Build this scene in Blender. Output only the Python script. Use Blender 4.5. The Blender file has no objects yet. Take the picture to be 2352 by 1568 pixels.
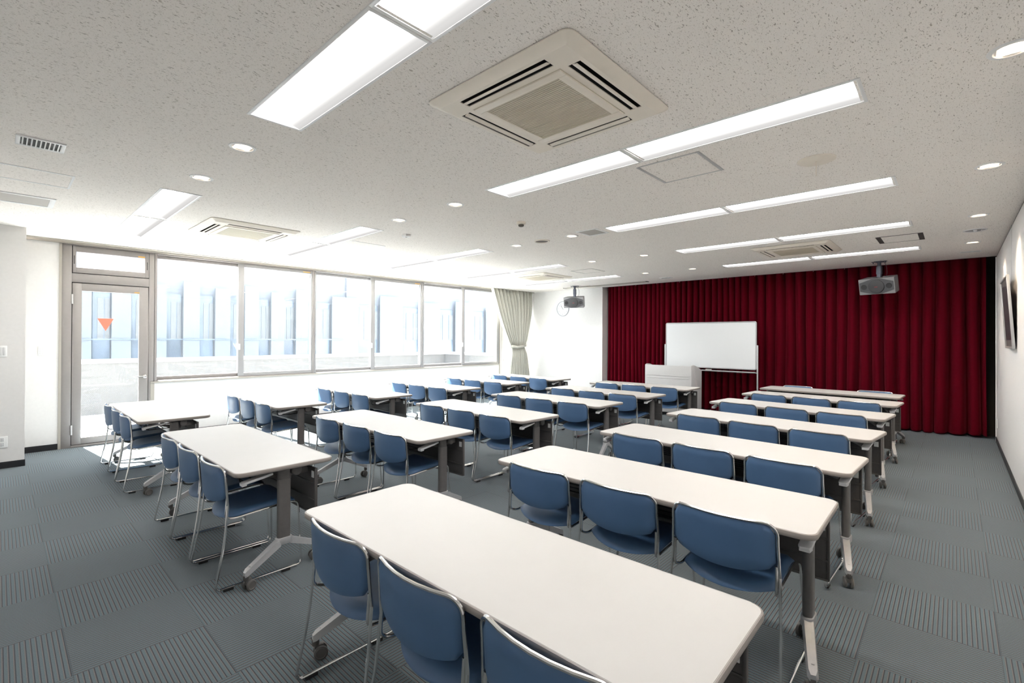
import bpy, bmesh, math, random
from mathutils import Vector, Matrix
random.seed(7)
S = bpy.context.scene
COL = S.collection
PI = math.pi
R = math.radians

# ------------------------------------------------------------------ materials
def node(nt, t, **k):
    n = nt.nodes.new(t)
    for a, v in k.items():
        setattr(n, a, v)
    return n

def mat(name, col, rough=0.5, metal=0.0, spec=0.5, noise=0.0, nscale=40.0, bump=0.0, bscale=200.0, sheen=0.0, coat=0.0):
    m = bpy.data.materials.new(name); m.use_nodes = True
    nt = m.node_tree; b = nt.nodes['Principled BSDF']
    b.inputs['Base Color'].default_value = (*col, 1)
    b.inputs['Roughness'].default_value = rough
    b.inputs['Metallic'].default_value = metal
    b.inputs['Specular IOR Level'].default_value = spec
    if sheen:
        b.inputs['Sheen Weight'].default_value = sheen
        b.inputs['Sheen Roughness'].default_value = 0.35; b.inputs['Sheen Tint'].default_value = (.55, .06, .10, 1)
    if coat:
        b.inputs['Coat Weight'].default_value = coat
    if noise or bump:
        tc = node(nt, 'ShaderNodeTexCoord')
    if noise:
        n = node(nt, 'ShaderNodeTexNoise'); n.inputs['Scale'].default_value = nscale; n.inputs['Detail'].default_value = 3
        nt.links.new(tc.outputs['Object'], n.inputs['Vector'])
        r = node(nt, 'ShaderNodeValToRGB')
        r.color_ramp.elements[0].position = 0.3; r.color_ramp.elements[1].position = 0.7
        r.color_ramp.elements[0].color = (*[c * (1 - noise) for c in col], 1)
        r.color_ramp.elements[1].color = (*[min(1, c * (1 + noise)) for c in col], 1)
        nt.links.new(n.outputs['Fac'], r.inputs['Fac']); nt.links.new(r.outputs['Color'], b.inputs['Base Color'])
    if bump:
        n = node(nt, 'ShaderNodeTexNoise'); n.inputs['Scale'].default_value = bscale; n.inputs['Detail'].default_value = 2
        nt.links.new(tc.outputs['Object'], n.inputs['Vector'])
        bp = node(nt, 'ShaderNodeBump'); bp.inputs['Strength'].default_value = bump; bp.inputs['Distance'].default_value = 0.002
        nt.links.new(n.outputs['Fac'], bp.inputs['Height']); nt.links.new(bp.outputs['Normal'], b.inputs['Normal'])
    return m

def emis(name, col, strength):
    m = bpy.data.materials.new(name); m.use_nodes = True
    nt = m.node_tree; nt.nodes.clear()
    e = node(nt, 'ShaderNodeEmission'); e.inputs['Color'].default_value = (*col, 1); e.inputs['Strength'].default_value = strength
    o = node(nt, 'ShaderNodeOutputMaterial'); nt.links.new(e.outputs[0], o.inputs['Surface'])
    return m

def math_n(nt, op, a, b=None, c=None):
    n = node(nt, 'ShaderNodeMath', operation=op)
    for i, v in enumerate((a, b, c)):
        if v is None: continue
        if isinstance(v, (int, float)): n.inputs[i].default_value = v
        else: nt.links.new(v, n.inputs[i])
    return n.outputs[0]

def lamp_panel_mat():
    # acrylic cover of a fluorescent light: shading towards both lips is painted into the emission
    m = bpy.data.materials.new('fluorescent_cover'); m.use_nodes = True
    nt = m.node_tree; nt.nodes.clear()
    tc = node(nt, 'ShaderNodeTexCoord'); sp = node(nt, 'ShaderNodeSeparateXYZ')
    nt.links.new(tc.outputs['Generated'], sp.inputs[0])
    r = node(nt, 'ShaderNodeValToRGB'); cr = r.color_ramp; cr.interpolation = 'EASE'
    cr.elements[0].position = 0.0; cr.elements[0].color = (.030, .031, .033, 1)
    cr.elements[1].position = 1.0; cr.elements[1].color = (.023, .023, .023, 1)
    for p, v in ((.05, .045), (.14, 1.0), (.56, 1.0), (.76, .042), (.90, .026)):
        e = cr.elements.new(p); e.color = (v, v, v, 1)
    nt.links.new(sp.outputs['Y'], r.inputs['Fac'])
    e = node(nt, 'ShaderNodeEmission'); e.inputs['Color'].default_value = (1, .985, .965, 1)
    nt.links.new(math_n(nt, 'MULTIPLY', r.outputs['Color'], LAMP), e.inputs['Strength'])
    o = node(nt, 'ShaderNodeOutputMaterial'); nt.links.new(e.outputs[0], o.inputs['Surface'])
    return m

def carpet_mat():
    m = bpy.data.materials.new('carpet_tiles'); m.use_nodes = True
    nt = m.node_tree; b = nt.nodes['Principled BSDF']; L = nt.links.new
    g = node(nt, 'ShaderNodeNewGeometry'); sp = node(nt, 'ShaderNodeSeparateXYZ'); L(g.outputs['Position'], sp.inputs[0])
    T = 0.508
    u = math_n(nt, 'DIVIDE', math_n(nt, 'SUBTRACT', sp.outputs['X'], 0.165 - T * 40), T)
    v = math_n(nt, 'DIVIDE', math_n(nt, 'SUBTRACT', sp.outputs['Y'], 0.24 - T * 40), T)
    iu = math_n(nt, 'FLOOR', u); iv = math_n(nt, 'FLOOR', v)
    par = math_n(nt, 'MODULO', math_n(nt, 'ADD', iu, iv), 2.0)
    fu = math_n(nt, 'FRACT', u); fv = math_n(nt, 'FRACT', v)
    mx = node(nt, 'ShaderNodeMix'); L(par, mx.inputs['Factor']); L(fv, mx.inputs[2]); L(fu, mx.inputs[3])
    # parity: x in the tile next to the right wall shows stripes running along y
    st = math_n(nt, 'FRACT', math_n(nt, 'MULTIPLY', mx.outputs[0], 27.0))
    r = node(nt, 'ShaderNodeValToRGB'); cr = r.color_ramp; cr.interpolation = 'LINEAR'
    cols = [(0, (.100, .135, .148)), (.40, (.097, .130, .143)), (.46, (.154, .136, .128)), (.62, (.154, .136, .128)), (.68, (.036, .032, .034)), (.82, (.035, .031, .034)), (.86, (.092, .122, .133)), (1, (.100, .135, .148))]
    cr.elements[0].position = 0; cr.elements[0].color = (*cols[0][1], 1)
    cr.elements[1].position = 1; cr.elements[1].color = (*cols[-1][1], 1)
    for p, c in cols[1:-1]:
        e = cr.elements.new(p); e.color = (*c, 1)
    L(st, r.inputs['Fac'])
    n = node(nt, 'ShaderNodeTexNoise'); n.inputs['Scale'].default_value = 260; n.inputs['Detail'].default_value = 2
    L(g.outputs['Position'], n.inputs['Vector'])
    k = math_n(nt, 'MULTIPLY_ADD', n.outputs['Fac'], 0.9, 0.55)
    n2 = node(nt, 'ShaderNodeTexNoise'); n2.inputs['Scale'].default_value = 1.3; n2.inputs['Detail'].default_value = 1
    L(g.outputs['Position'], n2.inputs['Vector'])
    k = math_n(nt, 'MULTIPLY', k, math_n(nt, 'MULTIPLY_ADD', n2.outputs['Fac'], 0.2, 0.9))
    # seams
    du = math_n(nt, 'ABSOLUTE', math_n(nt, 'SUBTRACT', fu, 0.5)); dv = math_n(nt, 'ABSOLUTE', math_n(nt, 'SUBTRACT', fv, 0.5))
    seam = math_n(nt, 'GREATER_THAN', math_n(nt, 'MAXIMUM', du, dv), 0.496)
    k = math_n(nt, 'MULTIPLY', k, math_n(nt, 'MULTIPLY_ADD', seam, -0.3, 1.0))
    vm = node(nt, 'ShaderNodeVectorMath', operation='SCALE'); L(r.outputs['Color'], vm.inputs[0]); L(k, vm.inputs['Scale'])
    L(vm.outputs[0], b.inputs['Base Color'])
    b.inputs['Roughness'].default_value = 0.95; b.inputs['Specular IOR Level'].default_value = 0.1
    b.inputs['Sheen Weight'].default_value = 0.25; b.inputs['Sheen Roughness'].default_value = 0.5
    b.inputs['Sheen Tint'].default_value = (.8, .9, 1, 1)
    bp = node(nt, 'ShaderNodeBump'); bp.inputs['Strength'].default_value = 0.35; bp.inputs['Distance'].default_value = 0.004
    L(n.outputs['Fac'], bp.inputs['Height']); L(bp.outputs['Normal'], b.inputs['Normal'])
    return m

def ceiling_mat():
    m = bpy.data.materials.new('rockwool_ceiling'); m.use_nodes = True
    nt = m.node_tree; b = nt.nodes['Principled BSDF']; L = nt.links.new
    g = node(nt, 'ShaderNodeNewGeometry')
    def layer(sx, sy, thr, soft, det=1.0, dist=0.6, off=0.0):
        mp = node(nt, 'ShaderNodeMapping'); mp.inputs['Scale'].default_value = (sx, sy, 1); mp.inputs['Location'].default_value = (off, off * 2, off)
        L(g.outputs['Position'], mp.inputs['Vector'])
        n = node(nt, 'ShaderNodeTexNoise'); n.inputs['Scale'].default_value = 1; n.inputs['Detail'].default_value = det; n.inputs['Distortion'].default_value = dist
        L(mp.outputs[0], n.inputs['Vector'])
        mr = node(nt, 'ShaderNodeMapRange'); mr.inputs['From Min'].default_value = thr; mr.inputs['From Max'].default_value = thr + soft
        L(n.outputs['Fac'], mr.inputs['Value'])
        return mr.outputs[0]
    a = layer(165, 52, .658, .06)
    c = layer(230, 170, .645, .06, off=7.3)
    d = layer(110, 40, .69, .05, off=3.1)
    f = math_n(nt, 'MINIMUM', math_n(nt, 'ADD', math_n(nt, 'MAXIMUM', a, d), math_n(nt, 'MULTIPLY', c, 0.75)), 1.0)
    mx = node(nt, 'ShaderNodeMix', data_type='RGBA'); L(f, mx.inputs['Factor'])
    mx.inputs[6].default_value = (.93, .885, .835, 1); mx.inputs[7].default_value = (.50, .455, .405, 1)
    L(mx.outputs[2], b.inputs['Base Color'])
    b.inputs['Roughness'].default_value = 0.95; b.inputs['Specular IOR Level'].default_value = 0.1
    bp = node(nt, 'ShaderNodeBump'); bp.inputs['Strength'].default_value = 0.5; bp.inputs['Distance'].default_value = -0.003
    L(f, bp.inputs['Height']); L(bp.outputs['Normal'], b.inputs['Normal'])
    return m

def glass_mat(name='window_glass', tint=(.97, .99, 1.0), wired=True):
    m = bpy.data.materials.new(name); m.use_nodes = True
    nt = m.node_tree; nt.nodes.clear(); L = nt.links.new
    tr = node(nt, 'ShaderNodeBsdfTransparent'); tr.inputs['Color'].default_value = (*tint, 1)
    gl = node(nt, 'ShaderNodeBsdfGlossy'); gl.inputs['Roughness'].default_value = 0.0; gl.inputs['Color'].default_value = (1, 1, 1, 1)
    fr = node(nt, 'ShaderNodeFresnel'); fr.inputs['IOR'].default_value = 1.55
    mx = node(nt, 'ShaderNodeMixShader'); gb = node(nt, 'ShaderNodeNewGeometry'); L(math_n(nt, 'MULTIPLY', fr.outputs[0], math_n(nt, 'SUBTRACT', 1.0, gb.outputs['Backfacing'])), mx.inputs[0]); L(tr.outputs[0], mx.inputs[1]); L(gl.outputs[0], mx.inputs[2])
    out = mx.outputs[0]
    if wired:
        g = node(nt, 'ShaderNodeNewGeometry'); sp = node(nt, 'ShaderNodeSeparateXYZ'); L(g.outputs['Position'], sp.inputs[0])
        def line(sgn):
            s = math_n(nt, 'MULTIPLY_ADD', sp.outputs['Z'], sgn * 0.75, sp.outputs['Y'])
            q = math_n(nt, 'FRACT', math_n(nt, 'ADD', math_n(nt, 'MULTIPLY', s, 52.0), 500.0))
            return math_n(nt, 'LESS_THAN', q, 0.16)
        ln = math_n(nt, 'MAXIMUM', line(1), line(-1))
        df = node(nt, 'ShaderNodeBsdfDiffuse'); df.inputs['Color'].default_value = (.5, .55, .6, 1)
        m2 = node(nt, 'ShaderNodeMixShader'); L(math_n(nt, 'MULTIPLY', ln, 0.24), m2.inputs[0]); L(out, m2.inputs[1]); L(df.outputs[0], m2.inputs[2])
        out = m2.outputs[0]
    o = node(nt, 'ShaderNodeOutputMaterial'); L(out, o.inputs['Surface'])
    return m

def siding_mat(name, col, pitch, dark):
    m = bpy.data.materials.new(name); m.use_nodes = True
    nt = m.node_tree; b = nt.nodes['Principled BSDF']; L = nt.links.new
    g = node(nt, 'ShaderNodeNewGeometry'); sp = node(nt, 'ShaderNodeSeparateXYZ'); L(g.outputs['Position'], sp.inputs[0])
    q = math_n(nt, 'FRACT', math_n(nt, 'DIVIDE', math_n(nt, 'ADD', sp.outputs['Z'], 50.0), pitch))
    f = math_n(nt, 'LESS_THAN', q, 0.22)
    mx = node(nt, 'ShaderNodeMix', data_type='RGBA'); L(f, mx.inputs['Factor'])
    mx.inputs[6].default_value = (*col, 1); mx.inputs[7].default_value = (*dark, 1)
    L(mx.outputs[2], b.inputs['Base Color']); b.inputs['Roughness'].default_value = 0.7
    return m

LAMP = 11.0
M = dict(
    carpet=carpet_mat(), ceil=ceiling_mat(), glass=glass_mat(), lamp=lamp_panel_mat(),
    wall=mat('wall_paper', (0.7392, 0.726, 0.7128), .9, spec=.15, noise=.015, nscale=30, bump=.15, bscale=350),
    base=mat('black_skirting', (.012, .012, .014), .45),
    top=mat('white_laminate', (0.540, 0.522, 0.500), .38, spec=.35, noise=.012, nscale=5),
    band=mat('taupe_edge', (.30, .27, .25), .45),
    dark=mat('dark_grey_steel', (0.1552, 0.1458, 0.1404), .42, metal=.25, noise=.06, nscale=30),
    panel=mat('charcoal_panel', (0.07875, 0.07313, 0.07087), .5, noise=.05, nscale=60),
    black=mat('black_plastic', (.012, .012, .013), .5),
    caster=mat('grey_caster', (0.115, 0.1081, 0.1012), .5),
    silver=mat('silver_paint', (0.476, 0.476, 0.4845), .35, metal=.35, noise=.03, nscale=50),
    lever=mat('pale_grey_lever', (.62, .62, .63), .4),
    alu=mat('brushed_aluminium', (.62, .61, .60), .35, metal=.7),
    chrome=mat('chrome', (.78, .77, .75), .14, metal=1.0),
    blue=mat('blue_vinyl', (0.0688, 0.1376, 0.26), .42, spec=.45, noise=.05, nscale=6, bump=.08, bscale=900),
    red=mat('red_velvet', (0.1046, 0.001705, 0.008525), .9, spec=.05, sheen=.5),
    linen=mat('sage_curtain', (0.527, 0.5185, 0.4632), .9, spec=.1, noise=.05, nscale=40, bump=.2, bscale=500),
    frame=mat('taupe_window_frame', (0.2864, 0.2633, 0.2541), .45, metal=.15, noise=.02, nscale=30),
    frame2=mat('pale_window_frame', (0.308, 0.3003, 0.3003), .4, metal=.15),
    trimb=mat('beige_trim', (0.375, 0.3488, 0.3075), .6),
    white=mat('white_plastic', (.84, .84, .83), .4),
    wboard=mat('whiteboard_face', (0.7052, 0.7216, 0.7298), .22, spec=.6),
    lect=mat('grey_lectern', (0.544, 0.5397, 0.5355), .5, noise=.015, nscale=30),
    lecside=mat('lectern_trim', (0.574, 0.5658, 0.5576), .5),
    ivory=mat('ivory_plastic', (0.84, 0.774, 0.678), .5, noise=.02, nscale=12),
    ivoryd=mat('ivory_grille', (0.598, 0.5347, 0.4197), .55),
    slot=mat('dark_slot', (.012, .012, .012), .7),
    spk=mat('grey_speaker_cabinet', (.20, .20, .205), .55, noise=.05, nscale=60),
    grill=mat('speaker_grille', (.055, .056, .06), .6, bump=.5, bscale=900),
    bracket=mat('slate_bracket', (.10, .11, .14), .45, metal=.3),
    redlogo=mat('red_badge', (.30, .035, .035), .5),
    warm=emis('warm_lamp', (1, .80, .58), 4.0),
    orange=mat('orange_label', (.85, .42, .06), .5),
    salmon=mat('salmon_sticker', (.90, .20, .13), .6),
    brown=mat('brown_mesh', (.11, .095, .08), .7),
    greyg=mat('grey_grille', (.42, .40, .37), .6),
    photo=mat('dark_photograph', (.045, .040, .045), .35, noise=.8, nscale=9),
    matb=mat('dark_mount', (.10, .085, .085), .6),
    recess=mat('recess_paint', (.055, .052, .045), .8),
    conc=mat('pale_concrete', (0.05063, 0.04826, 0.0459), .85, noise=.06, nscale=3),
    coping=mat('white_coping', (0.315, 0.315, 0.315), .6),
    deck=mat('balcony_deck', (0.7938, 0.7938, 0.7749), .85, noise=.04, nscale=4),
    siding=siding_mat('white_siding', (.100, .106, .115), .10, (.086, .093, .106)),
    siding2=siding_mat('lilac_siding', (.098, .104, .118), .10, (.083, .089, .104)),
    panelblue=mat('pale_blue_screen', (0.07514, 0.08486, 0.09061), .35, noise=.05, nscale=1.2),
    darkwin=mat('far_window_glass', (0.06936, 0.08568, 0.1061), .2, noise=.3, nscale=.9),
    winlight=mat('far_blind', (0.0825, 0.08415, 0.0825), .6),
    clock=mat('clock_face', (.82, .85, .87), .4),
    clockrim=mat('clock_rim', (.42, .44, .47), .35, metal=.4),
    ink=mat('grey_ink', (.20, .21, .23), .6),
)

# ------------------------------------------------------------------ mesh helpers
def new(): return bmesh.new()

def box(bm, x0, x1, y0, y1, z0, z1, bev=0.0, seg=2, mtx=None):
    t = bmesh.new()
    bmesh.ops.create_cube(t, size=1.0)
    for v in t.verts:
        v.co = Vector(((x0 + x1) / 2 + v.co.x * (x1 - x0), (y0 + y1) / 2 + v.co.y * (y1 - y0), (z0 + z1) / 2 + v.co.z * (z1 - z0)))
    if bev:
        bmesh.ops.bevel(t, geom=list(t.edges), offset=bev, segments=seg, profile=0.5, affect='EDGES')
    if mtx is not None:
        bmesh.ops.transform(t, matrix=mtx, verts=t.verts)
    merge(bm, t)

def merge(bm, t):
    mp = [bm.verts.new(v.co) for v in t.verts]
    t.verts.index_update()
    for f in t.faces:
        try: bm.faces.new([mp[v.index] for v in f.verts])
        except ValueError: pass
    t.free()

def prism(bm, pts, z0, z1, bev=0.0, seg=2, mtx=None):
    """outline in xy extruded in z"""
    t = bmesh.new()
    lo = [t.verts.new((x, y, z0)) for x, y in pts]; hi = [t.verts.new((x, y, z1)) for x, y in pts]
    n = len(pts)
    t.faces.new(lo[::-1]); t.faces.new(hi)
    for i in range(n): t.faces.new((lo[i], lo[(i + 1) % n], hi[(i + 1) % n], hi[i]))
    if bev:
        ed = [e for e in t.edges if abs(e.verts[0].co.z - e.verts[1].co.z) < 1e-6]
        bmesh.ops.bevel(t, geom=ed, offset=bev, segments=seg, profile=0.5, affect='EDGES')
    if mtx is not None: bmesh.ops.transform(t, matrix=mtx, verts=t.verts)
    merge(bm, t)

def rrect(x0, x1, y0, y1, r, n=5):
    out = []
    for cx, cy, a0 in ((x1 - r, y0 + r, -90), (x1 - r, y1 - r, 0), (x0 + r, y1 - r, 90), (x0 + r, y0 + r, 180)):
        for i in range(n + 1):
            a = R(a0 + 90 * i / n); out.append((cx + r * math.cos(a), cy + r * math.sin(a)))
    return out

def fillet(pts, r, n=4):
    pts = [Vector(p) for p in pts]; out = [pts[0]]
    rs = r if isinstance(r, (list, tuple)) else [r] * len(pts)
    for i in range(1, len(pts) - 1):
        a = (pts[i - 1] - pts[i]); b = (pts[i + 1] - pts[i]); rr = min(rs[i], a.length * .49, b.length * .49)
        p0 = pts[i] + a.normalized() * rr; p1 = pts[i] + b.normalized() * rr
        for k in range(n + 1):
            t = k / n; out.append((1 - t) ** 2 * p0 + 2 * t * (1 - t) * pts[i] + t * t * p1)
    out.append(pts[-1]); return out

def tube(bm, pts, r, seg=8, closed=False, sx=1.0):
    pts = [Vector(p) for p in pts]; n = len(pts)
    if n < 2: return
    tan = []
    for i in range(n):
        a = pts[i - 1] if (i > 0 or closed) else pts[i]; b = pts[(i + 1) % n] if (i < n - 1 or closed) else pts[i]
        d = (b - a); tan.append(d.normalized() if d.length > 1e-9 else Vector((0, 0, 1)))
    up = Vector((0, 0, 1)) if abs(tan[0].z) < .9 else Vector((1, 0, 0))
    nrm = (up - tan[0] * up.dot(tan[0])).normalized(); rings = []
    for i in range(n):
        nrm = nrm - tan[i] * nrm.dot(tan[i])
        if nrm.length < 1e-6: nrm = tan[i].orthogonal()
        nrm.normalize(); bi = tan[i].cross(nrm)
        rr = r[i] if isinstance(r, (list, tuple)) else r
        rings.append([bm.verts.new(pts[i] + (nrm * math.cos(2 * PI * k / seg) + bi * math.sin(2 * PI * k / seg) * sx) * rr) for k in range(seg)])
    m = n if closed else n - 1
    for i in range(m):
        A, B = rings[i], rings[(i + 1) % n]
        for k in range(seg): bm.faces.new((A[k], A[(k + 1) % seg], B[(k + 1) % seg], B[k]))
    if not closed:
        bm.faces.new(rings[0][::-1]); bm.faces.new(rings[-1])

def lathe(bm, prof, seg=24, mtx=None):
    """prof: (r, z) list, revolved round z"""
    t = bmesh.new(); rings = []
    for r, z in prof:
        if r < 1e-6: rings.append([t.verts.new((0, 0, z))])
        else: rings.append([t.verts.new((r * math.cos(2 * PI * k / seg), r * math.sin(2 * PI * k / seg), z)) for k in range(seg)])
    for A, B in zip(rings, rings[1:]):
        for k in range(seg):
            a, b = A[k % len(A)], A[(k + 1) % len(A)]; c, d = B[(k + 1) % len(B)], B[k % len(B)]
            vs = []
            for v in (a, b, c, d):
                if v not in vs: vs.append(v)
            if len(vs) > 2:
                try: t.faces.new(vs)
                except ValueError: pass
    if mtx is not None: bmesh.ops.transform(t, matrix=mtx, verts=t.verts)
    merge(bm, t)

def build(name, bm, m, parent=None, sharp=40, smooth=True):
    bmesh.ops.recalc_face_normals(bm, faces=bm.faces)
    me = bpy.data.meshes.new(name); bm.to_mesh(me); bm.free()
    me.materials.append(m)
    if smooth:
        me.shade_smooth()
        try: me.set_sharp_from_angle(angle=R(sharp))
        except Exception: pass
    o = bpy.data.objects.new(name, me); COL.objects.link(o)
    if parent is not None: o.parent = parent
    return o

def part(name, m, parent, fn, **k):
    bm = new(); fn(bm); return build(name, bm, m, parent, **k)

def tag(o, label, cat, group=None):
    o['label'] = label; o['category'] = cat
    if group: o['group'] = group
    return o

def thing(name, label, cat, loc=(0, 0, 0), rz=0.0, group=None):
    o = bpy.data.objects.new(name, None); COL.objects.link(o)
    o.empty_display_size = .05; o.location = loc; o.rotation_euler = (0, 0, rz)
    return tag(o, label, cat, group)

def struct(o, label=None):
    o['kind'] = 'structure'
    if label: o['label'] = label
    return o

def kids(o): return CH.get(o.name, [])

def copy_tree(root, loc, rz, label, group=None):
    r = root.copy(); COL.objects.link(r); r.location = loc; r.rotation_euler = (0, 0, rz); r['label'] = label
    if group: r['group'] = group
    def rec(src, dst):
        for ch in list(src.children):
            c = ch.copy(); COL.objects.link(c); c.parent = dst; rec(ch, c)
    rec(root, r)
    return r

# ------------------------------------------------------------------ camera
H = 2.7845
cd = bpy.data.cameras.new('camera'); cam = bpy.data.objects.new('camera', cd); COL.objects.link(cam)
f_px, yaw, pitch, roll = 1096.4338, R(42.8459), R(.2611), R(.2618)
cd.sensor_width = 36; cd.lens = 36 * f_px / 2352; cd.clip_start = .02; cd.clip_end = 300
cd.shift_y = (771.3695 - 784) / 2352
F = Vector((-math.sin(yaw) * math.cos(pitch), math.cos(yaw) * math.cos(pitch), math.sin(pitch)))
Rt = Vector((math.cos(yaw), math.sin(yaw), 0)); U = Rt.cross(F)
R2 = Rt * math.cos(roll) + U * math.sin(roll); U2 = -Rt * math.sin(roll) + U * math.cos(roll)
mw = Matrix(((R2.x, U2.x, -F.x, 0), (R2.y, U2.y, -F.y, 0), (R2.z, U2.z, -F.z, 1.5144), (0, 0, 0, 1)))
cam.matrix_world = mw
S.camera = cam

# ------------------------------------------------------------------ room shell
XR, XL, YF, YB = .4585, -8.79, 10.15, -.9
YE = 10.2          # end of the ceiling and of the right wall
def plane_with_holes(bm, x0, x1, y0, y1, z, holes):
    xs = sorted({x0, x1, *[h[0] for h in holes], *[h[1] for h in holes]}); ys = sorted({y0, y1, *[h[2] for h in holes], *[h[3] for h in holes]})
    V = {}
    def v(i, j):
        if (i, j) not in V: V[i, j] = bm.verts.new((xs[i], ys[j], z))
        return V[i, j]
    for i in range(len(xs) - 1):
        for j in range(len(ys) - 1):
            cx, cy = (xs[i] + xs[i + 1]) / 2, (ys[j] + ys[j + 1]) / 2
            if any(a < cx < b and c < cy < d for a, b, c, d in holes): continue
            bm.faces.new((v(i, j), v(i + 1, j), v(i + 1, j + 1), v(i, j + 1)))

part_ = part
fl = part('floor', M['carpet'], None, lambda b: box(b, -9.0, 1.3, YB - .1, 11.0, -.12, 0)); struct(fl, 'blue grey striped carpet tiles laid in quarter turns')

LX_R = [(-2.955, -1.645), (-1.625, -.355)]; LX_L = [(-7.62, -6.30), (-6.28, -4.955)]
LY_R = [1.11, 2.985, 4.87, 6.755, 8.63]; LY_L = [1.095, 2.955, 4.80, 6.68, 8.55]
LW = .155
AC = [(-1.62, 2.04), (-6.23, 2.005), (-1.635, 7.63), (-6.25, 7.60)]
DL = [(-3.497, 1.109), (-4.413, 1.102), (-3.485, 2.957), (-4.405, 2.943), (-3.485, 4.837), (-4.41, 4.835), (-3.47, 6.68), (-4.385, 6.655), (-3.48, 8.541), (-4.391, 8.517),
      (.185, 3.0), (.185, 4.9), (.178, 6.769), (.172, 8.585), (-8.118, 1.083), (-8.10, 2.929)]
holes = []
for y in LY_R: holes += [(a, b, y - LW + .012, y + LW - .012) for a, b in [(LX_R[0][0] + .012, LX_R[0][1] - .012), (LX_R[1][0] + .012, LX_R[1][1] - .012)]]
for y in LY_L: holes += [(a, b, y - LW + .012, y + LW - .012) for a, b in [(LX_L[0][0] + .012, LX_L[0][1] - .012), (LX_L[1][0] + .012, LX_L[1][1] - .012)]]
for x, y in AC: holes.append((x - .42, x + .42, y - .42, y + .42))
for x, y in DL: holes.append((x - .05, x + .05, y - .05, y + .05))
def ceil_fn(b):
    plane_with_holes(b, -8.58, XR + .15, YB - .1, YE, H, holes)
    box(b, -9.1, 1.5, YB - .2, 11.0, H + .30, H + .36)
    box(b, -8.585, -8.57, YB, YE, H, H + .3)
    box(b, -9.0, 1.3, YE - .012, YE, H, H + .3)
ce = part('ceiling', M['ceil'], None, ceil_fn, smooth=False); struct(ce, 'off white fissured ceiling boards')
def rail_fn(b):
    box(b, -6.37, XR, YE - .002, YE + .012, H - .004, H + .03)
struct(part('trim_1', M['alu'], None, rail_fn), 'thin metal edge where the ceiling stops before the stage curtain')
wr = part('wall_right', M['wall'], None, lambda b: (box(b, XR, XR + .15, YB, YE, 0, H - .022))); struct(wr, 'white wallpapered wall')
struct(part('trim_2', M['base'], None, lambda b: box(b, XR + .004, XR + .15, YB, YE - .004, H - .022, H - .0005)), 'black strip as the shade of the picture rail groove above the right wall')  # shadow gap under the ceiling is put in as black colour
struct(part('baseboard_right', M['base'], None, lambda b: box(b, XR - .008, XR + .01, YB, YE - .03, 0, .075)))
struct(part('trim_3', M['white'], None, lambda b: box(b, XR - .010, XR + .01, YE - .035, YE + .004, 0, H - .022)), 'white corner bead at the end of the right wall')
struct(part('wall_back', mat('white_back_wall', (.90, .89, .88), .9), None, lambda b: box(b, -9.0, XR + .15, YB - .12, YB, 0, H)))
struct(part('wall_far', M['wall'], None, lambda b: box(b, -9.0, -6.375, YF, 10.9, 0, 3.08)))
struct(part('wall_stage', M['recess'], None, lambda b: (box(b, -6.375, 1.2, 10.72, 10.9, 0, 3.08), box(b, 1.1, 1.25, YE, 10.9, 0, 3.08), box(b, XR + .15, 1.2, YE - .1, YE, 0, 3.08))))
struct(part('wall_pillar', M['wall'], None, lambda b: box(b, -8.99, -7.965, YB, .224, 0, H)))
struct(part('baseboard_pillar', M['base'], None, lambda b: box(b, -8.0, -7.957, YB, .230, 0, .075)))
DY0, DY1 = .585, 1.60       # first door bay
WY0, WY1 = 1.60, 8.985      # window band
EY0, EY1 = 9.05, 9.98       # second door
SILL, HEAD = .835, 2.765
def wl(b):
    x0, x1 = -8.97, XL
    box(b, x0, x1, .222, DY0 - .028, 0, H + .3)
    box(b, x0, x1, WY0, WY1 + .03, 0, SILL)
    box(b, x0, x1, DY0 - .03, EY1 + .001, HEAD + .05, H + .3)
    box(b, x0, x1, WY1 + .005, EY0, 0, HEAD + .05)
    box(b, x0, x1, EY1, YF + .02, 0, H + .3)
struct(part('wall_left', M['wall'], None, wl), 'white wall under and around the windows')
struct(part('baseboard_left', M['base'], None, lambda b: (box(b, XL - .01, XL + .008, .23, DY0 - .03, 0, .078), box(b, XL - .01, XL + .008, WY0 + .03, WY1, 0, .075))))
struct(part('baseboard_far', M['base'], None, lambda b: box(b, XL, -6.39, YF - .008, YF + .01, 0, .075)))
def trb(b):
    box(b, XL - .02, XL + .012, DY0 - .028, DY0, 0, HEAD + .05)                       # beside the door
    box(b, XL - .02, XL + .022, WY0 - .045, WY1 + .02, SILL - .012, SILL + .008)      # sill
    box(b, XL - .02, XL + .012, WY0 - .045, WY0 + .002, 0, SILL - .012)
    box(b, XL - .02, XL + .016, WY1 + .005, WY1 + .03, 0, HEAD)
struct(part('trim_4', M['trimb'], None, trb), 'beige casing round the door and window sill')
def trh(b):
    box(b, XL - .01, XL + .03, .224, YF, HEAD, HEAD + .05)
    box(b, -8.60, -8.57, .224, YF, H - .014, H + .05)
struct(part('trim_5', M['trimb'], None, trh), 'beige curtain box trim above the windows')
struct(part('trim_6', M['white'], None, lambda b: box(b, XL + .09, XL + .115, .224, YF, H + .02, H + .045)), 'white curtain rail in the curtain box')

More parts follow.
